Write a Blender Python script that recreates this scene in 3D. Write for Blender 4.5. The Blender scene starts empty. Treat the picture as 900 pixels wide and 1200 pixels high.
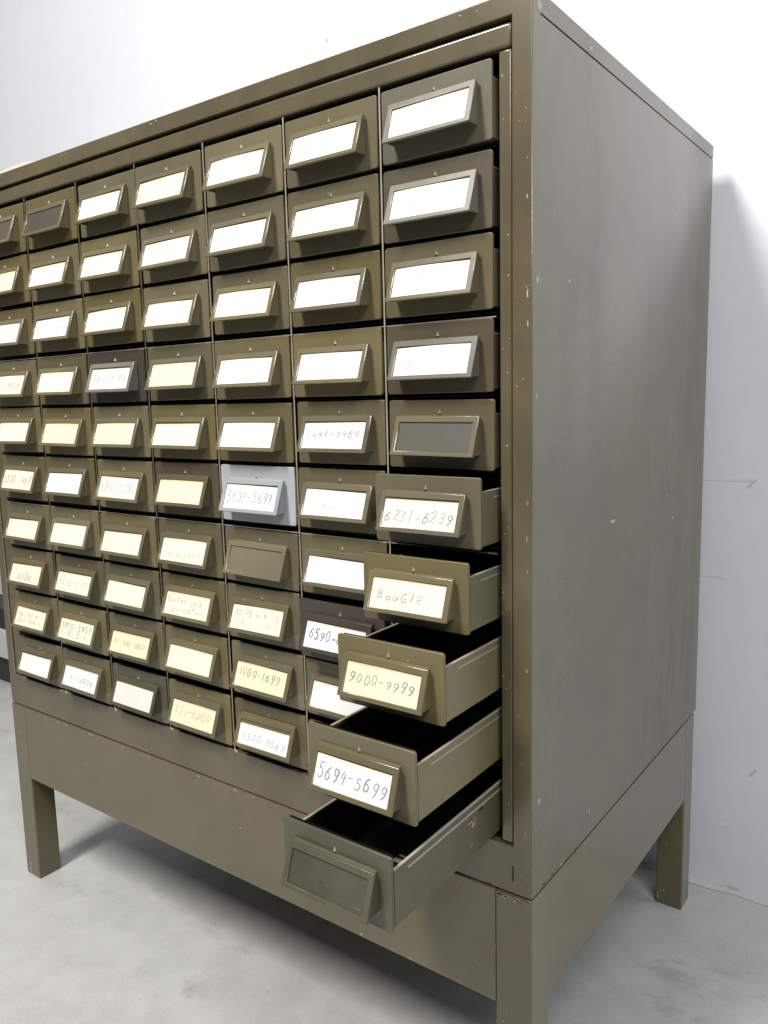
import bpy, bmesh, math, random
from mathutils import Vector, Matrix
random.seed(7)
S = 0.13            # metres per drawer pitch
ZF = 8.629          # floor below the drawer grid's top edge, in pitches
sc = bpy.context.scene
col = sc.collection

# ------------------------------------------------------------------ helpers
def P(x, y, z): return Vector((x*S, y*S, (z+ZF)*S))

class MB:
    """collects shapes (in pitch units, local to an origin) into one mesh"""
    def __init__(s): s.bm = bmesh.new()
    def box(s, x0, x1, y0, y1, z0, z1, mat=0, bev=0.0, seg=2, skip=(), edges=None):
        b = bmesh.new()
        vs = [b.verts.new((x, y, z)) for x in (x0, x1) for y in (y0, y1) for z in (z0, z1)]
        F = {'-x': (0,1,3,2), '+x': (4,6,7,5), '-y': (0,4,5,1), '+y': (2,3,7,6), '-z': (0,2,6,4), '+z': (1,5,7,3)}
        for k, f in F.items():
            if k in skip: continue
            fa = b.faces.new([vs[i] for i in f]); fa.material_index = mat
        if bev > 0:
            es = [e for e in b.edges if len(e.link_faces) == 2 and (edges is None or edges(e))]
            r = bmesh.ops.bevel(b, geom=es, offset=bev, segments=seg, profile=0.5, affect='EDGES')
            for f in r['faces']: f.material_index = mat; f.smooth = True
        s.merge(b)
    def merge(s, b, M=None):
        me = bpy.data.meshes.new('tmp')
        if M is not None: b.transform(M)
        b.to_mesh(me); b.free(); s.bm.from_mesh(me); bpy.data.meshes.remove(me)
    def poly(s, pts, mat=0):
        f = s.bm.faces.new([s.bm.verts.new(p) for p in pts]); f.material_index = mat; return f
    def prism(s, pts, axis, a, b, mat=0, bev=0):
        """pts: 2D outline in the plane normal to axis, extruded from a to b"""
        def mk(p, t):
            if axis == 'x': return (t, p[0], p[1])
            if axis == 'y': return (p[0], t, p[1])
            return (p[0], p[1], t)
        bm = bmesh.new()
        A = [bm.verts.new(mk(p, a)) for p in pts]; B = [bm.verts.new(mk(p, b)) for p in pts]
        bm.faces.new(A); bm.faces.new(B[::-1])
        n = len(pts)
        for i in range(n): bm.faces.new((A[i], B[i], B[(i+1) % n], A[(i+1) % n]))
        bmesh.ops.recalc_face_normals(bm, faces=bm.faces)
        if bev: 
            r = bmesh.ops.bevel(bm, geom=list(bm.edges), offset=bev, segments=2, profile=.5, affect='EDGES')
            for f in r['faces']: f.smooth = True
        for f in bm.faces: f.material_index = mat
        s.merge(bm)
    def ribbon(s, pts, w, mat=0, M=None):
        """flat stroke through 3D points lying in the xz plane (y constant)"""
        b = bmesh.new(); L = []; n = len(pts)
        for i, p in enumerate(pts):
            p = Vector(p); q0 = Vector(pts[max(i-1, 0)]); q1 = Vector(pts[min(i+1, n-1)])
            t = (q1-q0); t.y = 0
            if t.length < 1e-6: t = Vector((1, 0, 0))
            t.normalize(); nn = Vector((-t.z, 0, t.x))*w*.5
            L.append((b.verts.new(p+nn), b.verts.new(p-nn)))
        for i in range(n-1):
            f = b.faces.new((L[i][0], L[i][1], L[i+1][1], L[i+1][0])); f.material_index = mat
        s.merge(b, M)
    def mesh(s, name, mats):
        me = bpy.data.meshes.new(name)
        bmesh.ops.scale(s.bm, vec=(S, S, S), verts=s.bm.verts)
        s.bm.normal_update(); s.bm.to_mesh(me); s.bm.free()
        for m in mats: me.materials.append(m)
        return me

def link(name, me, parent=None, loc=(0, 0, 0)):
    o = bpy.data.objects.new(name, me); col.objects.link(o)
    o.location = loc
    if parent is not None: o.parent = parent
    return o

# ------------------------------------------------------------------ materials
def nt(name):
    m = bpy.data.materials.new(name); m.use_nodes = True
    t = m.node_tree; t.nodes.clear()
    out = t.nodes.new('ShaderNodeOutputMaterial'); b = t.nodes.new('ShaderNodeBsdfPrincipled')
    t.links.new(b.outputs[0], out.inputs[0])
    return m, t, b
def N(t, k, **kw):
    n = t.nodes.new(k)
    for a, v in kw.items():
        if a in n.inputs.keys(): n.inputs[a].default_value = v
        else: setattr(n, a, v)
    return n
def coords(t, kind='Object', scale=(1, 1, 1), rnd=True):
    tc = N(t, 'ShaderNodeTexCoord'); mp = N(t, 'ShaderNodeMapping'); mp.inputs['Scale'].default_value = scale
    t.links.new(tc.outputs[kind], mp.inputs[0])
    if rnd:
        oi = N(t, 'ShaderNodeObjectInfo'); ml = N(t, 'ShaderNodeMath', operation='MULTIPLY'); ml.inputs[1].default_value = 31.7
        t.links.new(oi.outputs['Random'], ml.inputs[0]); t.links.new(ml.outputs[0], mp.inputs['Location'])
    return mp.outputs[0]
def ramp(t, src, stops):
    r = N(t, 'ShaderNodeValToRGB'); e = r.color_ramp.elements
    while len(e) < len(stops): e.new(.5)
    for i, (p, c) in enumerate(stops):
        e[i].position = p; e[i].color = c if len(c) == 4 else (*c, 1)
    t.links.new(src, r.inputs[0]); return r.outputs[0]
def mix(t, fac, a, b, mode='MIX'):
    m = N(t, 'ShaderNodeMix', data_type='RGBA', blend_type=mode)
    if isinstance(fac, (int, float)): m.inputs[0].default_value = fac
    else: t.links.new(fac, m.inputs[0])
    for i, v in ((6, a), (7, b)):
        if isinstance(v, tuple): m.inputs[i].default_value = (*v[:3], 1)
        else: t.links.new(v, m.inputs[i])
    return m.outputs[2]
def noise(t, vec, scale, detail=3, rough=.55):
    n = N(t, 'ShaderNodeTexNoise'); n.inputs['Scale'].default_value = scale; n.inputs['Detail'].default_value = detail
    n.inputs['Roughness'].default_value = rough; t.links.new(vec, n.inputs['Vector']); return n.outputs['Fac']
def bump(t, b, src, strength, dist=.001):
    bp = N(t, 'ShaderNodeBump'); bp.inputs['Strength'].default_value = strength; bp.inputs['Distance'].default_value = dist
    t.links.new(src, bp.inputs['Height']); t.links.new(bp.outputs[0], b.inputs['Normal'])
    return bp

def paint(name, base, rough=.38, spec=.5, var=.12, dirt=(.35, .32, .27), chips=.25, streak=0, bumpy=.25, scratch=.35, rnd=True, coat=0):
    m, t, b = nt(name)
    v = coords(t, rnd=rnd)
    n1 = noise(t, v, 9, 4); n2 = noise(t, v, 60, 3); n3 = noise(t, coords(t, scale=(1, 1, .12), rnd=rnd), 14, 4)
    lo = tuple(c*(1-var) for c in base); hi = tuple(c*(1+var) for c in base)
    c = ramp(t, n1, [(.3, lo), (.7, hi)])
    c = mix(t, .5*var, c, ramp(t, n2, [(.3, tuple(x*.6 for x in base)), (.75, tuple(x*1.5 for x in base))]))
    if streak:
        c = mix(t, ramp(t, n3, [(.45, (0, 0, 0)), (.8, (streak,)*3)]), c, tuple(x*1.5+.03 for x in base))
    if rnd:      # every drawer has aged a little differently
        oi = N(t, 'ShaderNodeObjectInfo'); hv = N(t, 'ShaderNodeHueSaturation')
        mr = N(t, 'ShaderNodeMapRange'); mr.inputs['To Min'].default_value = .84; mr.inputs['To Max'].default_value = 1.18
        t.links.new(oi.outputs['Random'], mr.inputs[0]); t.links.new(mr.outputs[0], hv.inputs['Value'])
        m2 = N(t, 'ShaderNodeMath', operation='MULTIPLY'); m2.inputs[1].default_value = 7.31; t.links.new(oi.outputs['Random'], m2.inputs[0])
        m3 = N(t, 'ShaderNodeMath', operation='FRACT'); t.links.new(m2.outputs[0], m3.inputs[0])
        mr2 = N(t, 'ShaderNodeMapRange'); mr2.inputs['To Min'].default_value = .82; mr2.inputs['To Max'].default_value = 1.12
        t.links.new(m3.outputs[0], mr2.inputs[0]); t.links.new(mr2.outputs[0], hv.inputs['Saturation'])
        t.links.new(c, hv.inputs['Color']); c = hv.outputs['Color']
    # fine scuffs: stretched noise, thresholded
    sv = coords(t, scale=(1, 1, 1), rnd=rnd)
    w = noise(t, coords(t, scale=(6, 6, 60), rnd=rnd), 6, 6, .7)
    msk = ramp(t, w, [(.66, (0, 0, 0)), (.74, (scratch,)*3)])
    c = mix(t, msk, c, dirt)
    # small chips
    vo = N(t, 'ShaderNodeTexVoronoi'); vo.inputs['Scale'].default_value = 38
    wv = N(t, 'ShaderNodeVectorMath', operation='ADD'); nn = N(t, 'ShaderNodeTexNoise'); nn.inputs['Scale'].default_value = 150
    sc_ = N(t, 'ShaderNodeVectorMath', operation='SCALE'); sc_.inputs['Scale'].default_value = .012
    t.links.new(v, nn.inputs['Vector']); t.links.new(nn.outputs['Color'], sc_.inputs[0])
    t.links.new(v, wv.inputs[0]); t.links.new(sc_.outputs[0], wv.inputs[1]); t.links.new(wv.outputs[0], vo.inputs['Vector'])
    sep = N(t, 'ShaderNodeSeparateColor'); t.links.new(vo.outputs['Color'], sep.inputs[0])
    thr = N(t, 'ShaderNodeMath', operation='MULTIPLY_ADD'); t.links.new(sep.outputs[0], thr.inputs[0])
    thr.inputs[1].default_value = .22*chips; thr.inputs[2].default_value = -.2*chips + .028
    lt = N(t, 'ShaderNodeMath', operation='LESS_THAN'); t.links.new(vo.outputs['Distance'], lt.inputs[0]); t.links.new(thr.outputs[0], lt.inputs[1])
    if chips > 0: c = mix(t, lt.outputs[0], c, (.45, .41, .33))
    t.links.new(c, b.inputs['Base Color'])
    t.links.new(ramp(t, n1, [(.25, (rough*.85,)*3), (.75, (min(1, rough*1.25),)*3)]), b.inputs['Roughness'])
    if name.startswith('olive_shell'):
        n6 = noise(t, coords(t, scale=(1, 1, .22), rnd=False), 5, 5, .6)
        t.links.new(ramp(t, n6, [(.3, (.13,)*3), (.5, (.22,)*3), (.72, (.42,)*3)]), b.inputs['Roughness'])
    b.inputs['Specular IOR Level'].default_value = spec
    ad = N(t, 'ShaderNodeMath', operation='MULTIPLY_ADD'); t.links.new(n2, ad.inputs[0]); ad.inputs[1].default_value = .12
    t.links.new(noise(t, v, 5, 2), ad.inputs[2])
    bump(t, b, ad.outputs[0], bumpy, .004)
    b.inputs['Coat Weight'].default_value = coat; b.inputs['Coat Roughness'].default_value = .25
    return m

OLIVE = (.128, .107, .054)
M = {}
M['olive'] = paint('olive_paint', OLIVE, rough=.27)
M['holder'] = paint('olive_holder_paint', (.142, .120, .068), rough=.20, spec=.7, chips=.2, coat=.6)
M['shell'] = paint('olive_shell_paint', (.102, .083, .047), rough=.22, spec=.6, streak=.10, bumpy=.2, var=.2, chips=.06, scratch=0, coat=.3, rnd=False)
M['stand'] = paint('olive_stand_paint', (.120, .097, .053), rough=.12, spec=.6, bumpy=.10, chips=.06, scratch=0, coat=.3, rnd=False)
M['brown'] = paint('brown_paint', (.085, .068, .043), rough=.33, chips=.5)
M['purple'] = paint('dark_umber_paint', (.056, .045, .036), rough=.30, chips=.9)
M['greyolive'] = paint('grey_olive_paint', (.122, .108, .072), rough=.3)
M['greygreen'] = paint('worn_grey_green_paint', (.078, .074, .046), rough=.34, chips=.8, scratch=.8, var=.25)
M['bluegrey'] = paint('pale_blue_grey_paint', (.34, .36, .37), rough=.4, chips=0, scratch=.1, var=.05)
M['tray'] = paint('khaki_tray_paint', (.16, .14, .078), rough=.42, chips=.3, var=.15, streak=.2)
M['traygrey'] = paint('dark_grey_green_tray_paint', (.080, .073, .042), rough=.42, chips=.8, scratch=.7, var=.2)
M['inside'] = paint('near_black_inner', (.006, .006, .006), rough=.42, chips=0, scratch=0, spec=.3)  # one near-black tone for tray insides, liner, sheets and slits
M['edge'] = paint('worn_edge_and_glint', (.30, .26, .21), rough=.35, chips=0)
M['plate'] = paint('bare_backing_plate', (.075, .065, .050), rough=.38, chips=.2, var=.1, scratch=.6)
M['wornplate'] = paint('scratched_backing_plate', (.062, .060, .040), rough=.30, chips=.8, var=.45, scratch=1)
M['chip'] = nt('exposed_primer')[0]
M['chip'].node_tree.nodes['Principled BSDF'].inputs['Base Color'].default_value = (.42, .37, .29, 1)
M['rust'] = nt('rusty_edge')[0]
b = M['rust'].node_tree.nodes['Principled BSDF']; b.inputs['Base Color'].default_value = (.33, .17, .085, 1); b.inputs['Roughness'].default_value = .8

def cardmat(name, c, top_shade=.5):
    m, t, b = nt(name); v = coords(t)
    n = noise(t, v, 25, 4)
    cc = ramp(t, n, [(.3, tuple(x*.93 for x in c)), (.7, c)])
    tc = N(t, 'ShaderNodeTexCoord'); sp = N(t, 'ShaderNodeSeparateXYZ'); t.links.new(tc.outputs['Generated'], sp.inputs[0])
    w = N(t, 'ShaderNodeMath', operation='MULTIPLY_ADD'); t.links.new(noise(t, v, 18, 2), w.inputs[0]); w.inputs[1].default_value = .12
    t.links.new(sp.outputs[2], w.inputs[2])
    cc = mix(t, ramp(t, w.outputs[0], [(.985, (0, 0, 0)), (1.0, (top_shade,)*3)]), cc, (.62, .40, .16))  # tan top strip paints the shadow line under the holder frame
    t.links.new(cc, b.inputs['Base Color']); b.inputs['Roughness'].default_value = .55
    return m
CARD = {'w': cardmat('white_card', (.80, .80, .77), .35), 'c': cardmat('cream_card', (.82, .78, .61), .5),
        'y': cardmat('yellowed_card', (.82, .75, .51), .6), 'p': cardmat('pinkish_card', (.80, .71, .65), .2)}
def ink(name, c):
    m, t, b = nt(name); b.inputs['Base Color'].default_value = (*c, 1); b.inputs['Roughness'].default_value = .8; return m
INK = {'pencil': ink('pencil', (.27, .27, .27)), 'faint': ink('faint_pencil', (.46, .44, .39)), 'dark': ink('dark_pencil', (.07, .07, .08)),
       'red': ink('faded_red_ink', (.50, .34, .26)), 'violet': ink('violet_ink', (.38, .30, .42))}

# ------------------------------------------------------------------ setting
def floor_mat():
    m, t, b = nt('concrete'); v = coords(t, rnd=False)
    a = noise(t, v, 2.2, 6, .6); n2 = noise(t, v, 14, 5, .6); n3 = noise(t, v, 220, 2)
    c = ramp(t, a, [(.3, (.42, .42, .40)), (.5, (.49, .49, .47)), (.72, (.56, .56, .54))])
    c = mix(t, .35, c, ramp(t, n2, [(.3, (.36, .36, .34)), (.7, (.62, .62, .60))]))
    c = mix(t, .10, c, ramp(t, n3, [(.35, (.18, .18, .17)), (.65, (.55, .55, .54))]))
    vo = N(t, 'ShaderNodeTexVoronoi'); vo.inputs['Scale'].default_value = 55; t.links.new(v, vo.inputs['Vector'])
    c = mix(t, ramp(t, vo.outputs['Distance'], [(.05, (.35,)*3), (.12, (0, 0, 0))]), c, (.30, .29, .26))
    n5 = noise(t, coords(t, scale=(1, 1.6, 1), rnd=False), 5.5, 9, .72)
    c = mix(t, ramp(t, n5, [(.54, (0, 0, 0)), (.62, (.55,)*3)]), c, (.53, .53, .51))
    c = mix(t, ramp(t, n5, [(.36, (.5,)*3), (.44, (0, 0, 0))]), c, (.29, .285, .265))
    w = noise(t, coords(t, scale=(1, 5, 1), rnd=False), 9, 8, .75)
    c = mix(t, ramp(t, w, [(.66, (0, 0, 0)), (.70, (.3,)*3)]), c, (.22, .21, .19))
    t.links.new(c, b.inputs['Base Color'])
    t.links.new(ramp(t, n2, [(.3, (.32,)*3), (.7, (.55,)*3)]), b.inputs['Roughness'])
    b.inputs['Specular IOR Level'].default_value = .45
    bump(t, b, n5, .08, .004); return m
def wall_mat():
    m, t, b = nt('plaster'); v = coords(t, rnd=False)
    a = noise(t, v, 1.6, 5); n2 = noise(t, v, 25, 5, .6)
    c = ramp(t, a, [(.3, (.74, .763, .81)), (.7, (.80, .818, .86))])
    c = mix(t, .1, c, ramp(t, n2, [(.3, (.7, .7, .72)), (.7, (.95, .95, .95))]))
    t.links.new(c, b.inputs['Base Color']); b.inputs['Roughness'].default_value = .55
    bump(t, b, n2, .12, .006); return m

g = MB(); g.poly([(-60, -60, 0), (60, -60, 0), (60, 40, 0), (-60, 40, 0)])
fl = link('floor', g.mesh('floor', [floor_mat()])); fl['kind'] = 'structure'
YW = 4.896
g = MB()
WX = 60
mark = nt('wall_mark')[0]; mark.node_tree.nodes['Principled BSDF'].inputs['Base Color'].default_value = (.58, .57, .58, 1)
faintmark = nt('faint_wall_mark')[0]; faintmark.node_tree.nodes['Principled BSDF'].inputs['Base Color'].default_value = (.77, .775, .79, 1)
white = nt('white_filler')[0]; white.node_tree.nodes['Principled BSDF'].inputs['Base Color'].default_value = (.95, .95, .95, 1)
g.box(-WX, WX, YW, YW+1.2, 0, 28, 0)
random.seed(11)
def wmark(x, z, pts, w, mat): g.ribbon([(x+a, YW-.004, ZF+z+c) for a, c in pts], w, mat)
def blob(mb, x, y, z, r, mat, plane='y', n=9, sx=1, sz=1):
    pts = []
    for i in range(n):
        a = 2*math.pi*i/n; rr = r*random.uniform(.55, 1.2)
        u, w = rr*math.cos(a)*sx, rr*math.sin(a)*sz
        pts.append((x+u, y, z+w) if plane == 'y' else (x, y+u, z+w))
    mb.poly(pts if plane == 'y' else pts, mat)
blob(g, 1.44, YW-.004, ZF+3.14, .035, 1)
wmark(7.1, -3.37, [(0, 0), (.3, .0), (.62, .01)], .018, 2)
wmark(7.66, -3.45, [(0, 0), (.06, .06), (.10, .10)], .02, 1)
wmark(7.05, -4.55, [(0, 0), (.25, -.01), (.42, 0)], .028, 2)
blob(g, 7.46, YW-.005, ZF-4.56, .03, 2)
wmark(7.82, -7.03, [(0, 0), (.07, .09)], .03, 1)
blob(g, 7.51, YW-.005, ZF-7.76, .035, 3)
# ragged paint line along the foot of the wall
x = -12
while x < 12:
    L = random.uniform(.04, .22)
    if random.random() < .55:
        blob(g, x, YW-.006, random.uniform(.02, .07), L*.5, random.choice((1, 2, 1)), sz=.25)
    x += L*1.1
wall = link('back_wall', g.mesh('back_wall', [wall_mat(), mark, faintmark, white])); wall.location = (0, 0, 0)
wall['label'] = 'white plastered wall behind the cabinet, with small nicks and a ragged foot'; wall['category'] = 'wall'
g = MB()      # a thin uneven skirt of floor filler against the wall
pts = []; xx = -14
bot = []
while xx < 14:
    pts.append((xx, YW-.001, .006)); bot.append((xx, YW-.06-random.uniform(0, .07), .006)); xx += random.uniform(.05, .3)
for i in range(len(pts)-1): g.poly([bot[i], bot[i+1], pts[i+1], pts[i]])
pm = nt('pale_paint_spill')[0]; pm.node_tree.nodes['Principled BSDF'].inputs['Base Color'].default_value = (.60, .60, .58, 1)
o = link('floor_edge_strip', g.mesh('floor_edge_strip', [pm])); o['kind'] = 'structure'

# ------------------------------------------------------------------ cabinet
XL, XR, D = -.335, 7.248, 4.535
XI0, XI1, ZI = -.199, 7.093, .245
ZT, ZS = .388, -6.172
ZOB = -5.775
ROOT = bpy.data.objects.new('drawer_cabinet', None); col.objects.link(ROOT)
ROOT.location = P(3.45, 2.27, -ZF)
ROOT['label'] = 'tall olive green steel index cabinet with seventy small card-labelled drawers, on a four-legged stand'
ROOT['category'] = 'cabinet'
def part(name, mb, mats, parent=ROOT, origin=(0, 0, 0)):
    me = mb.mesh(name, mats)
    base = P(*origin)
    o = link(name, me, parent)
    o.location = base - (ROOT.location if parent is ROOT else Vector((0, 0, 0)))
    return o

# shell: front flange ring, notched side sheets, back, bottom
g = MB()
fb = .016
outer = lambda e: all(abs(v.co.x-XR) < 1e-5 or abs(v.co.x-XL) < 1e-5 for v in e.verts) and all(abs(v.co.y) < 1e-5 for v in e.verts)
# ring as one welded piece
bm = bmesh.new()
def ringv(y):
    return [bm.verts.new(p) for p in ((XL, y, ZS), (XR, y, ZS), (XR, y, ZT), (XL, y, ZT))], \
           [bm.verts.new(p) for p in ((XI0, y, ZOB), (XI1, y, ZOB), (XI1, y, ZI), (XI0, y, ZI))]
o0, i0 = ringv(0); o1, i1 = ringv(.12)
for k in range(4):
    j = (k+1) % 4
    bm.faces.new((o0[k], o0[j], i0[j], i0[k])); bm.faces.new((o1[j], o1[k], i1[k], i1[j]))
    bm.faces.new((o0[k], o1[k], o1[j], o0[j])); bm.faces.new((i0[k], i0[j], i1[j], i1[k]))
bmesh.ops.recalc_face_normals(bm, faces=bm.faces)
es = [e for e in bm.edges if all(abs(v.co.y) < 1e-5 for v in e.verts) and not ((e.verts[0] in o0) != (e.verts[1] in o0))]
r = bmesh.ops.bevel(bm, geom=es, offset=.008, segments=2, profile=.5, affect='EDGES')
for f in r['faces']: f.smooth = True
g.merge(bm)
for (a, b_, c_) in ((XR, XR-.012, XR-.06), (XL, XL+.012, XL+.06)):   # side sheets with the lid groove
    g.prism([(a, ZS), (a, .240), (b_, .240), (b_, .256), (a, .256), (a, ZT), (c_, ZT), (c_, ZS)], 'y', .12, D, 0)
g.box(XL+.06, XR-.06, D-.05, D, ZS, ZT-.04)
g.box(XL+.06, XR-.06, .12, D-.05, ZS, ZS+.05)
g.box(XL+.06, XR-.06, .12, D, ZT-.04, ZT)
# chips and rust along the edges
def chipx(y, z, r, mat=1, sx=1, sz=1): blob(g, XR+.0012, y, z, r, mat, 'x', sx=sx, sz=sz)
def chipy(x, z, r, mat=1, sx=1, sz=1): blob(g, x, -.0012, z, r, mat, 'y', sx=sx, sz=sz)
for y, z, r, sx, sz in [(.13, -5.41, .028, 1, 1.3), (1.0, .30, .02, 2, 1), (3.38, -3.63, .02, 1.5, 1), (.08, -1.5, .022, 1, 1.3), (.63, -1.45, .018, 1, 1.4),
                        (1.62, -3.42, .02, 3, .8), (3.15, -3.36, .016, 1, 2), (1.15, -5.95, .014, 1, 2.5), (.10, .30, .04, 1.2, 1.2), (.07, -2.3, .012, 1, 2), (2.4, .37, .02, 3, .7),
                        (3.2, -.55, .014, 6, .6)]:
    chipx(y, z, r, 1, sx, sz)
for i in range(16): chipx(random.uniform(.1, 1.2), random.uniform(-6.1, .2), random.uniform(.004, .008), 1)
for i in range(15):
    chipy(XR-.03-random.random()*.02, random.uniform(-6.1, .1), random.uniform(.003, .008), random.choice((1, 2)), 1, random.uniform(1, 5))
for i in range(14): chipy(random.uniform(XI1+.02, XR-.03), random.uniform(-6.1, .3), random.uniform(.003, .006), random.choice((1, 2)))
for i in range(14): chipy(random.uniform(0, 7), ZT-.02-random.random()*.03, random.uniform(.003, .008), 1, random.uniform(1, 3), .7)
for i in range(22): chipy(random.uniform(6.0, 7.22)if i < 14 else random.uniform(0, 6), ZS+.012, random.uniform(.008, .02), 2, random.uniform(1, 2.4), .45)
for i in range(10): blob(g, XR+.0012, random.uniform(.1, .8), ZS+.015, random.uniform(.008, .02), random.choice((1, 2)), 'x', sx=2, sz=.5)
# long thin scratches low on the side
for i in range(7):
    y0 = random.uniform(3.1, 4.2); z0 = random.uniform(-5.4, -4.8); L = random.uniform(.4, .9); sl = random.uniform(-.25, .1)
    p = [(y0+sl*t*L, z0-t*L) for t in (0, .3, .6, 1)]
    for k in range(3):
        (ya, za), (yb, zb) = p[k], p[k+1]; w = .004
        g.poly([(XR+.001, ya-w, za), (XR+.001, ya+w, za), (XR+.001, yb+w, zb), (XR+.001, yb-w, zb)], 3)
scr = paint('scratch_tone', (.24, .21, .16), rough=.5, chips=0)
shell = part('shell', g, [M['shell'], M['chip'], M['rust'], scr])

# short slit at the lower right of the rail
g = MB()
g.box(XI1-.008, XI1+.004, -.0015, .004, -6.07, -5.94)
part('seam_slit', g, [M['inside']])

# recessed band above the drawers
g = MB()
g.box(XI0+.012, XI1-.010, .012, .10, .057, .212, bev=.02, seg=3)
part('top_band', g, [M['shell']])
# inner side strips
for (a, b_) in ((XI0+.010, -.030), (6.985, XI1-.012)):
    g = MB(); g.box(a, b_, .018, .35, ZOB+.01, .045, bev=.012)
    for i in range(18): blob(g, random.uniform(a+.01, b_-.01), .0165, random.uniform(-5.7, 0), random.uniform(.003, .008), 1)
    part('side_strip', g, [M['shell'], M['chip']])
# dark liner of the carcass behind the drawers
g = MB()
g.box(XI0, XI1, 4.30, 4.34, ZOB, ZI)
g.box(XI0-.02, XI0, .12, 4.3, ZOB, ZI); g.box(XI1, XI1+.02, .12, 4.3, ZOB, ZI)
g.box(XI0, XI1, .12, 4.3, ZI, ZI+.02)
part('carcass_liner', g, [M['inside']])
# vertical dividers: thin sheets whose worn front edge shows between the columns
for c in range(1, 7):
    g = MB(); x = c-.0255
    g.box(x-.007, x+.007, .004, 4.25, ZOB+.004, .045, mat=1, bev=.003, seg=1)
    g.box(x-.0065, x+.0065, -.001, .0038, ZOB+.004, .045, mat=0)
    blob(g, x+.02, -.003, ZOB+.0, .035, 2, sz=.6)
    part('divider', g, [M['edge'] if c > 3 else M['holder'], M['inside'], M['chip']])
# shelves carrying every three rows
for k in (1, 2):
    for c in range(7):
        g = MB(); z = -k*1.735+.012
        g.box(c-.012, c+.965, .006, 4.2, z-.012, z-.001, mat=1)
        g.box(c-.012, c+.965, -.002, .0055, z-.010, z-.003, mat=0)
        part('shelf', g, [M['edge'], M['inside']])
for k in range(10):      # runner flanges inside each bay, seen where drawers stand open
    g = MB(); z = -((k//3)*1.735 + (k % 3)*.57) - .555
    g.box(.0, 6.95, .05, 4.2, z-.004, z+.004); part('runner', g, [M['inside']])

# ------------------------------------------------------------------ drawer meshes
FW, FH = .949, .530
def rounded(x0, x1, z0, z1, r, n=4):
    pts = []
    for cx, cz, a0 in ((x1-r, z1-r, 0), (x0+r, z1-r, 90), (x0+r, z0+r, 180), (x1-r, z0+r, 270)):
        for i in range(n+1):
            a = math.radians(a0+90*i/n); pts.append((cx+r*math.cos(a), cz+r*math.sin(a)))
    return pts
def face_mesh():
    g = MB(); bm = bmesh.new()
    pts = rounded(0, FW, -FH, 0, .022)
    A = [bm.verts.new((p[0], 0, p[1])) for p in pts]; B = [bm.verts.new((p[0], .020, p[1])) for p in pts]
    f0 = bm.faces.new(A); bm.faces.new(B[::-1]); n = len(pts)
    for i in range(n): bm.faces.new((A[i], B[i], B[(i+1) % n], A[(i+1) % n]))
    bmesh.ops.recalc_face_normals(bm, faces=bm.faces)
    es = [e for e in bm.edges if all(abs(v.co.y) < 1e-6 for v in e.verts)]
    r = bmesh.ops.bevel(bm, geom=es, offset=.006, segments=2, profile=.5, affect='EDGES')
    for f in r['faces']: f.smooth = True
    g.merge(bm)
    # stamped catch just above the card holder
    bm = bmesh.new()
    v = [bm.verts.new(p) for p in ((.460, 0, -.104), (.475, 0, -.066), (.490, 0, -.104), (.475, -.018, -.100))]
    for f in ((0, 1, 3), (1, 2, 3), (0, 3, 2)): bm.faces.new([v[i] for i in f])
    for f in bm.faces: f.material_index = 1
    g.merge(bm)
    return g.mesh('front_panel', [M['olive'], M['edge']])
def tray_mesh():
    g = MB(); d = 3.95; t = .012; z0 = -FH+.02; z1 = -.115
    def sheet(x0, x1, y0, y1, za, zb, inner):
        g.box(x0, x1, y0, y1, za, zb, 0)
    # outer skins in paint, inner skins black, folded rims along the top
    g.box(.012, .012+t, .045, d, z0, z1, 0); g.box(.012+t, .012+t+.004, .046, d-.02, z0+.01, z1-.02, 1)
    g.box(.937-t, .937, .045, d, z0, z1, 0); g.box(.937-t-.004, .937-t, .046, d-.02, z0+.01, z1-.02, 1)
    g.box(.012, .034, .046, d, z1, z1+.010, 2, bev=.003, seg=1); g.box(.915, .937, .046, d, z1, z1+.010, 2, bev=.003, seg=1)
    g.box(.024, .925, .046, d, z0, z0+t, 0); g.box(.026, .923, .050, d-.02, z0+t, z0+t+.004, 1)
    g.box(.024, .925, d-t, d, z0, z1-.05, 0); g.box(.026, .923, .0455, .0495, z0+.01, -.004, 1)
    g.box(.937, .9405, .20, d-.1, z1-.055, z1-.040, 2)      # pressed line below the rim
    # follower block rails inside; the pale low strips are painted glints
    for x in (.30, .62): g.box(x, x+.02, .30, .33, z0+.02, z0+.12, 3)
    g.box(.50, .62, .62, .66, z0+.02, z0+.034, 2, bev=.004); g.box(.50, .62, .70, .72, z0+.02, z0+.028, 2, bev=.004)
    g.box(.20, .75, 1.2, 1.22, z0+.02, z1-.06, 1)
    return g.mesh('tray', [M['tray'], M['inside'], M['edge'], M['inside']])
HX0, HX1 = .095, .845        # card holder extent on the face
HZ0, HZ1 = -.425, -.126
HY0, HY1 = -.028, -.132      # stand-off at top and bottom
def slope(x, z, off=0.0):
    """point on the holder's sloping plate, off = distance in front of it"""
    t = (HZ1-z)/(HZ1-HZ0); y = HY0+(HY1-HY0)*t
    n = Vector((0, -(HZ1-HZ0), (HY0-HY1)*-1)); n = Vector((0, -(HZ1-HZ0), (HY0-HY1))).normalized()
    return Vector((x, y, z))+n*off
WX0, WX1, WZ0, WZ1 = HX0+.042, HX1-.046, HZ0+.032, HZ1-.046   # card window
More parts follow.
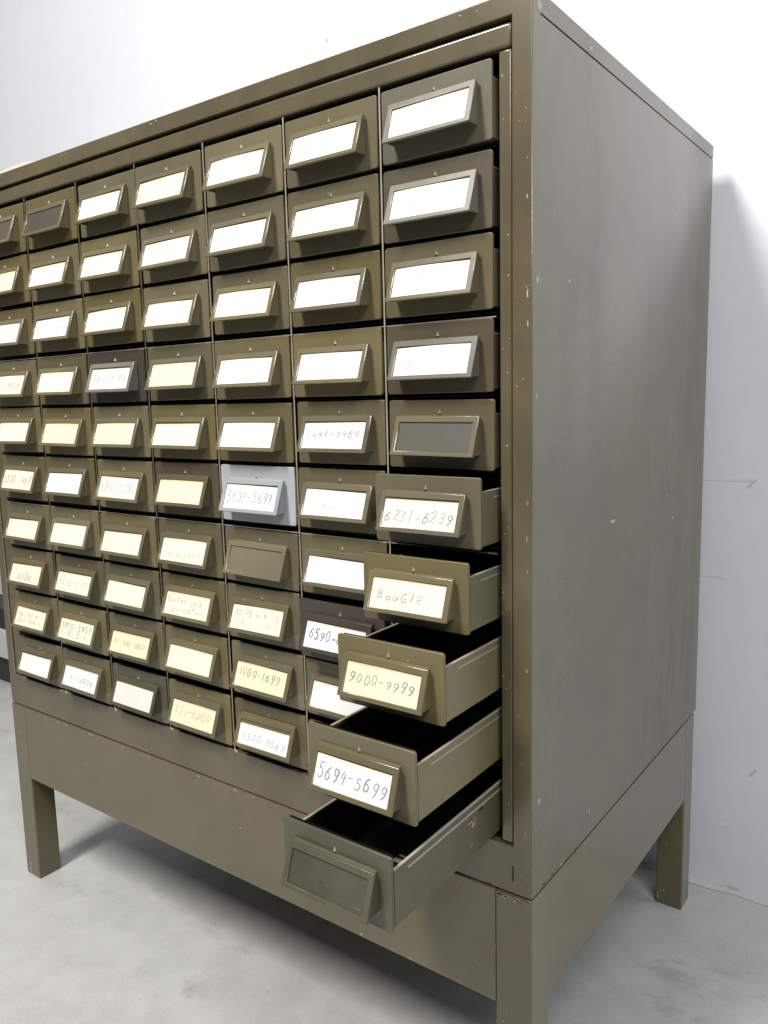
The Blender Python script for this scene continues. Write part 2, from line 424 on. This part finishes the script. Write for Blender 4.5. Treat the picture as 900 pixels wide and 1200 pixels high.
def holder_mesh():
    g = MB(); bm = bmesh.new()
    # frame ring standing 2 mm proud of the plate
    O = [(HX0, HZ0), (HX1, HZ0), (HX1, HZ1), (HX0, HZ1)]; I = [(WX0, WZ0), (WX1, WZ0), (WX1, WZ1), (WX0, WZ1)]
    of = [bm.verts.new(slope(*p, .014)) for p in O]; inn = [bm.verts.new(slope(*p, .014)) for p in I]
    ob = [bm.verts.new(slope(*p, -.004)) for p in O]; ib = [bm.verts.new(slope(*p, 0)) for p in I]
    for k in range(4):
        j = (k+1) % 4
        bm.faces.new((of[k], of[j], inn[j], inn[k])); bm.faces.new((of[k], ob[k], ob[j], of[j])); bm.faces.new((inn[k], inn[j], ib[j], ib[k]))
    fl_ = bm.faces.new(ib); fl_.material_index = 1
    bk = bm.faces.new(ob[::-1])
    bmesh.ops.recalc_face_normals(bm, faces=bm.faces)
    es = [e for e in bm.edges if (all(v in of for v in e.verts) or all(v in inn for v in e.verts))] + [e for e in bm.edges if (e.verts[0] in of and e.verts[1] in ob) or (e.verts[1] in of and e.verts[0] in ob)]
    r = bmesh.ops.bevel(bm, geom=es, offset=.005, segments=2, profile=.5, affect='EDGES')
    for f in r['faces']: f.smooth = True
    g.merge(bm)
    # triangular cheeks and the top web that carry the plate
    yt = HY0; 
    for a, b_ in ((HX0+.014, HX0+.024), (HX1-.024, HX1-.014)):
        q0 = slope(0, HZ1-.004, -.004); q1 = slope(0, HZ0+.010, -.004)
        g.prism([(0.004, HZ1+.006), (q0.y, q0.z), (q1.y, q1.z), (0.004, HZ0+.012)], 'x', a, b_, 0)
    q0 = slope(0, HZ1, -.004)
    g.prism([(0.004, HZ1+.008), (q0.y, q0.z), (q0.y, q0.z-.014), (0.004, HZ1-.008)], 'x', HX0+.024, HX1-.024, 0)
    return g.mesh('label_holder', [M['holder'], M['holder']])

# ------------------------------------------------------------------ handwriting
def arc(cx, cz, rx, rz, a0, a1, n=9):
    return [(cx+rx*math.cos(math.radians(a0+(a1-a0)*i/n)), cz+rz*math.sin(math.radians(a0+(a1-a0)*i/n))) for i in range(n+1)]
G = {
 '0': [arc(.5, .5, .36, .5, 90, 450, 14)],
 '1': [[(.35, .8), (.55, 1), (.5, 0)]],
 '2': [arc(.48, .72, .34, .28, 160, -30, 8)+[(.12, .03), (.9, .0)]],
 '3': [arc(.45, .75, .32, .25, 150, -80, 8)+arc(.45, .25, .38, .27, 85, -150, 9)],
 '4': [[(.45, 1), (.1, .42), (.85, .48)], [(.75, .85), (.62, -.1)]],
 '5': [[(.25, 1), (.2, .58)]+arc(.42, .3, .38, .32, 110, -150, 9), [(.25, 1), (.85, .98)]],
 '6': [[(.75, 1), (.35, .75)]+arc(.48, .28, .34, .29, 150, 500, 12)],
 '7': [[(.1, .95), (.88, 1), (.4, 0)]],
 '8': [arc(.5, .75, .28, .25, 270, -90, 10)+arc(.5, .25, .34, .26, 90, -270, 10)],
 '9': [arc(.47, .7, .33, .28, 10, 350, 11)+[(.82, .95), (.72, .3), (.35, -.12)]],
 '-': [[(.15, .45), (.85, .5)]], '.': [[(.4, .03), (.52, .05)]], '/': [[(.15, -.05), (.8, 1)]],
 'B': [[(.15, 1), (.15, 0)]+arc(.3, .25, .5, .26, -90, 90, 7)+arc(.3, .75, .42, .25, -80, 100, 7)+[(.12, 1)]],
 'G': [arc(.5, .5, .4, .5, 50, 330, 12)+[(.85, .45), (.5, .45)]],
 'I': [[(.5, 1), (.45, 0)]], 'E': [[(.85, 1), (.2, .97), (.15, .03), (.85, 0)], [(.17, .5), (.7, .52)]],
 'o': [arc(.5, .28, .33, .28, 90, 450, 10)], 'u': [[(.15, .6), (.18, .12), (.5, 0), (.75, .2), (.8, .6), (.85, 0)]],
 'r': [[(.25, .6), (.25, 0)], [(.25, .4), (.5, .6), (.8, .55)]], 'e': [[(.15, .3), (.8, .33)]+arc(.48, .3, .33, .3, 10, 320, 9)],
 'n': [[(.2, .6), (.2, 0)], [(.2, .4), (.5, .6), (.75, .5), (.78, 0)]], 'a': [arc(.45, .28, .32, .28, 30, 390, 9)+[(.82, .6), (.82, 0)]],
 't': [[(.45, 1), (.42, .1), (.65, 0)], [(.15, .62), (.8, .64)]], 'l': [[(.4, 1), (.4, .1), (.6, 0)]], 'k': [[(.2, 1), (.2, 0)], [(.75, .6), (.22, .28), (.8, 0)]],
 's': [[(.8, .55), (.4, .6), (.3, .4), (.7, .22), (.6, 0), (.15, .03)]], 'm': [[(.08, .6), (.08, 0)], [(.08, .45), (.3, .6), (.48, .45), (.48, 0)], [(.48, .45), (.7, .6), (.9, .45), (.92, 0)]],
 'i': [[(.45, .6), (.45, 0)]], 'v': [[(.12, .6), (.45, 0), (.85, .6)]], 'h': [[(.2, 1), (.2, 0)], [(.2, .4), (.5, .6), (.78, .45), (.8, 0)]], ' ': [],
}
def card_mesh(kind, lines, slump=0.0):
    """lines: (text, x0, x1, zbase, height, ink, slope) as fractions of the window"""
    g = MB(); inks = []
    cw, ch = WX1-WX0, WZ1-WZ0
    # the card itself, very slightly bowed, 0.3 mm thick
    nx = 8; tilt = random.uniform(-.014, .014)
    bow = random.uniform(.0015, .006)
    def cp(u, v, off=0.0):
        x = WX0+.002+(cw-.004)*u; z = WZ0+.001+(ch-.004-slump+tilt*(u-.5))*v
        return slope(x, z, .002+bow*(1-(2*u-1)**2)+off)
    bm = bmesh.new()
    rows = [[bm.verts.new(cp(i/nx, v)) for i in range(nx+1)] for v in (0, .5, 1)]
    for r in range(2):
        for i in range(nx): f = bm.faces.new((rows[r][i], rows[r][i+1], rows[r+1][i+1], rows[r+1][i])); f.smooth = True
    g.merge(bm)
    for (txt, x0, x1, zb, hh, inkn, sl, w) in lines:
        if inkn not in inks: inks.append(inkn)
        mi = 1+inks.index(inkn); adv = (x1-x0)/len(txt); cwid = adv*.78
        sl += random.uniform(-.04, .04); slant = random.uniform(.05, .4)
        for k, chh in enumerate(txt):
            jx, jz = random.uniform(-.012, .012), random.uniform(-.035, .035); sc_ = random.uniform(.8, 1.15); wj = w*random.uniform(.75, 1.35)
            for st in G.get(chh, []):
                pts = []
                for (a, c) in st:
                    u = x0+adv*k+(a+slant*(c-.5)+.05*math.sin(7*c+k*2.1))*cwid+jx; v = zb+sl*(u-x0)+c*hh*sc_+jz
                    u = min(max(u, .01), .99); v = min(max(v, .01), .99)
                    pts.append(cp(u, v, .0015))
                g.ribbon(pts, wj, mi)
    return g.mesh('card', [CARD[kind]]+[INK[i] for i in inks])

# text table, keyed (row, column): kind, lines
def L(t, x0=.08, x1=.92, z=.35, h=.3, i='pencil', s=0, w=.0065): return (t, x0, x1, z, h, i, s, w)
T = {
 (0,2): ('c', []), (0,3): ('y', [L('--- -----', i='faint', w=.005), L('- --- ----', z=.62, i='faint', w=.005)]), (0,4): ('w', []), (0,5): ('w', []), (0,6): ('w', []),
 (1,0): ('y', [L('4 -', .45, .8, i='faint')]), (1,1): ('c', []), (1,2): ('c', []), (1,3): ('c', [L('3449-', .2, .8, .3, .25, 'faint')]), (1,4): ('w', []),
 (1,5): ('w', [L('4790-52', .1, .6, .2, .22, 'faint')]), (1,6): ('w', [L('2-40', .08, .4, .35, .25, 'faint')]),
 (2,0): ('p', [L('4--7', .5, .9, .3, .4, 'faint')]), (2,1): ('w', [L('49', .62, .95, .25, .5, 'violet')]), (2,2): ('c', []), (2,3): ('c', []), (2,4): ('c', []),
 (2,5): ('w', []), (2,6): ('w', [L('2839', .08, .42, .42, .26, 'faint', w=.006)]),
 (3,0): ('c', [L('252-4459', .05, .9, .3, .32, 'pencil')]), (3,1): ('c', []), (3,2): ('w', [L('5966-5699', .08, .94, .35, .32, 'pencil')]), (3,3): ('y', []),
 (3,4): ('w', []), (3,5): ('w', []), (3,6): ('w', [L('6090 -', .06, .45, .3, .28, 'faint', w=.006)]),
 (4,0): ('c', []), (4,1): ('y', []), (4,2): ('y', [L('- ---', .3, .8, .4, .3, 'faint')]), (4,3): ('c', [L('----', .3, .7, i='faint')]), (4,4): ('w', []),
 (4,5): ('w', [L('3444-6469', .05, .95, .42, .27, 'pencil')]),
 (5,0): ('c', [L('5500-5999', .04, .96, .28, .42, 'pencil', w=.008)]), (5,1): ('w', []), (5,2): ('p', [L('5200-5250', .04, .96, .3, .38, 'red')]), (5,3): ('y', []),
 (5,4): ('w', [L('5632-5699', .05, .96, .3, .40, 'pencil', w=.007)]), (5,5): ('w', [L('--', .3, .6, .3, .2, 'faint')]), (5,6): ('c', [L('6231-6239', .03, .99, .24, .36, 'pencil', .02, .0075)]),
 (6,0): ('c', []), (6,1): ('c', []), (6,2): ('c', []), (6,3): ('c', [L('1900-3449', .08, .92, .2, .25, 'faint')]), (6,5): ('w', []),
 (6,6): ('c', [L('BouGIE', .10, .76, .32, .30, 'pencil', 0, .0075)]),
 (7,0): ('c', [L('6009', .25, .75, .15, .4, 'pencil', w=.008), L('Z-', .15, .4, .62, .25, 'faint')]), (7,1): ('c', [L('4045-4509', .08, .92, .35, .3, 'faint')]), (7,2): ('c', []),
 (7,3): ('c', [L('Buiten verk.', .06, .94, .55, .28, 'red'), L('boormaten', .08, .92, .15, .28, 'red')]),
 (7,4): ('c', [L('60-20 m n 15', .06, .95, .55, .26, 'pencil', w=.005), L('500 i - ie 7', .06, .95, .18, .26, 'faint')]),
 (7,5): ('w', [L('6590-6599', .06, .96, .36, .38, 'dark', 0, .009)]), (7,6): ('y', [L('9000-9999', .06, .96, .38, .30, 'pencil', -.03, .008)]),
 (8,0): ('c', [L('Ge- alle.', .1, .85, .55, .25, 'red'), L('tuin- klein', .1, .85, .2, .25, 'red')]),
 (8,1): ('c', [L('5950-5959', .04, .96, .52, .3, 'pencil', w=.008), L('5-33- 5-1-', .06, .9, .18, .22, 'pencil')]), (8,2): ('y', [L('17-000-3000', .08, .92, .42, .25, 'pencil', -.05)]),
 (8,3): ('c', []), (8,4): ('y', [L('1000-1699', .06, .9, .48, .32, 'pencil', -.08, .0085)]), (8,5): ('w', []), (8,6): ('w', [L('5694-5699', .04, .99, .30, .42, 'pencil', -.05, .009)]),
 (9,0): ('w', []), (9,1): ('w', [L('17-6000', .2, .9, .35, .25, 'pencil', -.06, .006)]), (9,2): ('p', []), (9,3): ('y', [L('537-6000', .08, .92, .4, .32, 'faint', -.06, .008)]),
 (9,4): ('w', [L('6500-6589', .08, .96, .28, .32, 'faint', -.1, .007)]), (9,5): ('c', []),
}
G.setdefault('Z', [[(.1, 1), (.85, .97), (.12, .03), (.9, 0)]])
EMPTY = {(0,0), (0,1), (4,6), (6,4), (9,6)}
OPEN = {(5,6): .213, (6,6): .395, (7,6): .733, (8,6): 1.107, (9,6): 1.408, (7,5): .072}
FACEM = {(0,6): 'greyolive', (1,6): 'brown', (3,6): 'brown', (3,2): 'purple', (5,3): 'brown', (7,5): 'purple', (9,2): 'greygreen', (9,6): 'greygreen', (5,4): 'bluegrey'}
HOLDM = {(0,6): 'plate', (1,6): 'plate', (3,6): 'plate', (3,2): 'plate', (7,5): 'purple', (9,2): 'greygreen', (9,6): 'greygreen', (5,4): 'bluegrey', (5,3): 'brown'}
HOLDM.update({(1,6): 'glosshold', (3,6): 'glosshold', (0,6): 'glosshold', (3,2): 'glosshold'})
M['glosshold'] = paint('gloss_tinted_holder', (.15, .134, .105), rough=.28, spec=.6, chips=.2)  # holder colour greyed to carry the ceiling's gloss reflection
LABEL = {(1,6): 'brown drawer with a blank white card', (3,6): 'brown drawer with a white card lightly pencilled at the left', (3,2): 'dark umber drawer with a card reading 5966-5699',
 (5,3): 'brown drawer with a blank yellowed card', (7,5): 'dark umber drawer slightly pulled out, card reading 6590', (9,2): 'dark grey-green drawer with a blank pinkish card',
 (5,4): 'pale blue-grey drawer with a card reading 5632-5699', (4,6): 'closed olive drawer whose empty card holder shows a dark brown backing', (6,4): 'closed olive drawer with an empty olive-backed card holder',
 (5,6): 'drawer pulled out a little, card reading 6231-6239', (6,6): 'drawer pulled out, card reading BouGIE', (7,6): 'drawer pulled out, yellowed card reading 9000-9999',
 (8,6): 'drawer pulled far out, card reading 5694-5699', (9,6): 'worn grey-green drawer pulled farthest out, empty card holder', (0,6): 'grey-olive drawer with a blank white card'}
fm, tm, hm = face_mesh(), tray_mesh(), holder_mesh()
def rowz(r): return -((r//3)*1.735+(r % 3)*.57)
def setm(o, i, m):
    o.material_slots[i].link = 'OBJECT'; o.material_slots[i].material = m
for r in range(10):
    for c in range(7):
        k = (r, c)
        out = OPEN.get(k, random.uniform(-.008, .014))
        dz = random.uniform(-.006, .004) if k not in OPEN else 0
        dx = random.uniform(-.004, .004)
        d = link('drawer', tm, ROOT)
        d.location = P(c+dx, -out, rowz(r)+dz)-ROOT.location
        d.rotation_euler = (0, math.radians(random.uniform(-.55, .55)) if k not in OPEN else math.radians(random.uniform(-.3, .3)), 0)
        if k == (0, 6): d.rotation_euler = (0, math.radians(-.5), 0)
        f = link('front_panel', fm, d); h = link('label_holder', hm, d)
        fk = FACEM.get(k)
        if fk: setm(f, 0, M[fk])
        hk = HOLDM.get(k)
        if hk: setm(h, 0, M[hk])
        if fk == 'bluegrey': setm(f, 1, M['bluegrey'])
        if k in EMPTY: setm(h, 1, M['wornplate'] if k == (9, 6) else M['holder'] if k == (6, 4) else M['plate'])
        elif k == (9, 5): pass
        if k == (9, 6): setm(d, 0, M['traygrey'])
        elif fk in ('brown', 'purple'): setm(d, 0, M[fk])
        if k in LABEL: d['label'] = LABEL[k]
        if k not in EMPTY:
            kind, lines = T[k]
            link('card', card_mesh(kind, lines, .03 if k == (9, 4) else random.choice((0, 0, 0, .006, .01))), d)
        if k == (9, 6):   # rusty runner holes near the back of the open side
            g = MB()
            for (y, z, rr, s1, s2, mt) in [(.0, 0, 0, 1, 1, 0)]:
                pass
            X = .9385
            def bl(y, z, rr, mt, sx=1, sz=1): blob(g, X, y+1.408, z-rowz(9), rr, mt, 'x', sx=sx, sz=sz)
            for q in range(9): bl(-.377+random.uniform(-.06, .06), -5.447+random.uniform(-.03, .02), random.uniform(.008, .022), random.choice((0, 1)))
            for q in range(4): bl(-.38+random.uniform(-.02, .02), -5.62+random.uniform(-.02, .02), random.uniform(.008, .016), random.choice((0, 1)))
            bl(-.22, -5.40, .02, 2, 2.5, .5); bl(-.19, -5.38, .02, 1, .4, 1.2)
            link('rust_patch', g.mesh('rust_patch', [M['rust'], M['edge'], M['inside']]), d)

# ------------------------------------------------------------------ stand
ZA = -7.18; LW = .316; Y0 = -.008; Y1 = 4.455; SX0, SX1 = XL-.004, XR+.006
g = MB()
g.box(SX0+LW+.002, SX1-LW-.002, Y0, Y0+.05, ZA, ZS-.012, bev=.008)           # front apron
g.box(SX0+LW+.002, SX1-LW-.002, Y1-.05, Y1, ZA, ZS-.012, bev=.008)
for a, b_ in ((SX0, SX0+.05), (SX1-.05, SX1)): g.box(a-(.0006 if a < 3 else 0), b_+(.0006 if a > 3 else 0), Y0+.03, Y1-LW-.004, ZA, ZS-.012)
g.box(SX0+.05, SX1-.05, Y0+.05, Y1-.05, ZS-.06, ZS-.03)
for i in range(26): blob(g, random.uniform(SX0+LW, SX1-LW), Y0-.0012, ZS-.03-random.random()*.012, random.uniform(.006, .014), random.choice((1, 1, 2)), sx=2, sz=.5)
for x, z, rr, mt in [(6.6, -7.15, .03, 2), (6.62, -6.24, .035, 2), (6.5, -6.22, .02, 2), (5.55, -7.15, .02, 1), (5.2, -6.9, .012, 1), (6.1, -7.16, .02, 2), (4.0, -6.6, .012, 1)]:
    blob(g, x, Y0-.0013, z, rr, mt, sz=.6)
stand = part('stand', g, [M['stand'], M['chip'], M['rust']])
for (x, y) in ((SX0, Y0), (SX1-LW, Y0), (SX0, Y1-LW), (SX1-LW, Y1-LW)):
    g = MB()
    g.box(0, LW, 0, LW, 0, ZF+ZS-.012, bev=.016, seg=3)
    g.box(.01, LW-.01, .01, LW-.01, .0, .01)
    for i in range(4):
        blob(g, random.uniform(.04, LW-.04), -.0012, random.uniform(.03, 2.3), random.uniform(.004, .010), 1)
    for i in range(7):
        blob(g, random.uniform(.03, .12), -.0012, random.uniform(.04, .2), random.uniform(.006, .016), 1)
    if x > 3 and y < 1:
        for i in range(16): blob(g, random.uniform(.01, LW-.02), -.0012, ZF+ZS-.03-random.random()*.02, random.uniform(.008, .02), random.choice((2, 2, 1)), sx=1.5, sz=.5)
        for i in range(8): blob(g, LW+.0012, random.uniform(.03, .28), ZF+ZS-.03-random.random()*.02, random.uniform(.006, .014), random.choice((2, 1)), 'x', sx=1.5, sz=.5)
    o = link('leg', g.mesh('leg', [M['stand'], M['chip'], M['rust']]), stand)
    o.location = P(x, y, -ZF) - ROOT.location - stand.location

# ------------------------------------------------------------------ small things at the frame's edge
g = MB()
tan = nt('tan_cardboard')[0]; bb = tan.node_tree.nodes['Principled BSDF']; bb.inputs['Base Color'].default_value = (.62, .56, .46, 1); bb.inputs['Roughness'].default_value = .8
prof = [(-.30, .115), (.05, .125), (.35, .150), (.62, .168), (.80, .160), (1.0, .130), (1.15, .09), (1.22, .05)]
for i in range(len(prof)-1):
    (xa, ha), (xb, hb) = prof[i], prof[i+1]
    for (ya, yb, k) in ((.12, .13, 1), (.13, 1.6, 1)):
        pass
pp = [(prof[0][0], 0)]+[(a, h) for a, h in prof]+[(prof[-1][0], 0)]
g.prism([(a, h*.55) for a, h in pp], 'y', .12, .9, 0, bev=.004)
o = link('cardboard_wrap', g.mesh('cardboard_wrap', [tan])); o.location = P(0, 0, ZT+.002)
o['label'] = 'low pale tan cardboard wrap lying on top of the cabinet at its far left end'; o['category'] = 'cardboard'

# appliance-like low box on the floor far behind the cabinet's left end
A = bpy.data.objects.new('storage_box', None); col.objects.link(A); A.location = P(-9.2, 4.2, -ZF)
A['label'] = 'black and pale grey box on the floor beyond the left end of the cabinet'; A['category'] = 'box'
blk = nt('black_plastic')[0]; bb = blk.node_tree.nodes['Principled BSDF']; bb.inputs['Base Color'].default_value = (.02, .02, .018, 1); bb.inputs['Roughness'].default_value = .5
pal = nt('pale_grey_plastic')[0]; bb = pal.node_tree.nodes['Principled BSDF']; bb.inputs['Base Color'].default_value = (.55, .57, .56, 1)
for nm, z0, z1, m_, ins in (('base', 0, .52, blk, 0), ('body', .53, 1.28, pal, .03), ('lid', 1.29, 1.75, blk, .0)):
    g = MB(); g.box(-1.6+ins, 1.6-ins, -.35+ins, .5-ins, z0, z1, bev=.06, seg=3)
    link(nm, g.mesh(nm, [m_]), A)

# ------------------------------------------------------------------ light
w = bpy.data.worlds.new('World'); sc.world = w; w.use_nodes = True
t = w.node_tree; bg = t.nodes['Background']
tc = N(t, 'ShaderNodeTexCoord'); sp = N(t, 'ShaderNodeSeparateXYZ'); t.links.new(tc.outputs['Generated'], sp.inputs[0])
r = N(t, 'ShaderNodeMapRange'); r.inputs['From Min'].default_value = -1; r.inputs['From Max'].default_value = 1
t.links.new(sp.outputs[2], r.inputs[0])
cr = ramp(t, r.outputs[0], [(0, (.30, .29, .27)), (.45, (.42, .42, .42)), (.6, (.62, .64, .68)), (1, (.80, .83, .88))])
t.links.new(cr, bg.inputs[0]); bg.inputs[1].default_value = .16

def area(name, loc, target, sx, sy, power, colr):
    l = bpy.data.lights.new(name, 'AREA'); l.shape = 'RECTANGLE'; l.size = sx; l.size_y = sy; l.energy = power; l.color = colr
    o = bpy.data.objects.new(name, l); col.objects.link(o); o.location = loc
    o.rotation_euler = (Vector(target)-Vector(loc)).to_track_quat('-Z', 'Y').to_euler(); return o
area('ceiling_or_fill_lamp', (.22, -1.6, 2.75), (.32, -.6, 0), .50, .9, 98, (1, .98, .94))
area('ceiling_or_fill_lamp', (2.3, -1.2, 2.75), (1.7, .64, .5), 1.4, .6, 56, (.97, .98, 1))  # fill lamp, added and aimed to brighten the wall on the right

# ------------------------------------------------------------------ camera
cam = bpy.data.cameras.new('camera'); co = bpy.data.objects.new('camera', cam); col.objects.link(co)
yaw, pitch, roll = math.radians(36.5119), math.radians(81.8555), math.radians(-1.4363)
R = Matrix.Rotation(yaw, 4, 'Z') @ Matrix.Rotation(pitch, 4, 'X') @ Matrix.Rotation(roll, 4, 'Z')
co.matrix_world = Matrix.Translation(P(9.7747, -5.2043, -2.2880)) @ R
cam.sensor_fit = 'HORIZONTAL'; cam.sensor_width = 36; cam.lens = 36*933.9/900
cam.clip_start = .01; cam.clip_end = 100
sc.camera = co
sc.render.engine = 'CYCLES'
sc.view_settings.view_transform = 'Standard'; sc.view_settings.look = 'None'; sc.view_settings.exposure = 0; sc.view_settings.gamma = 1
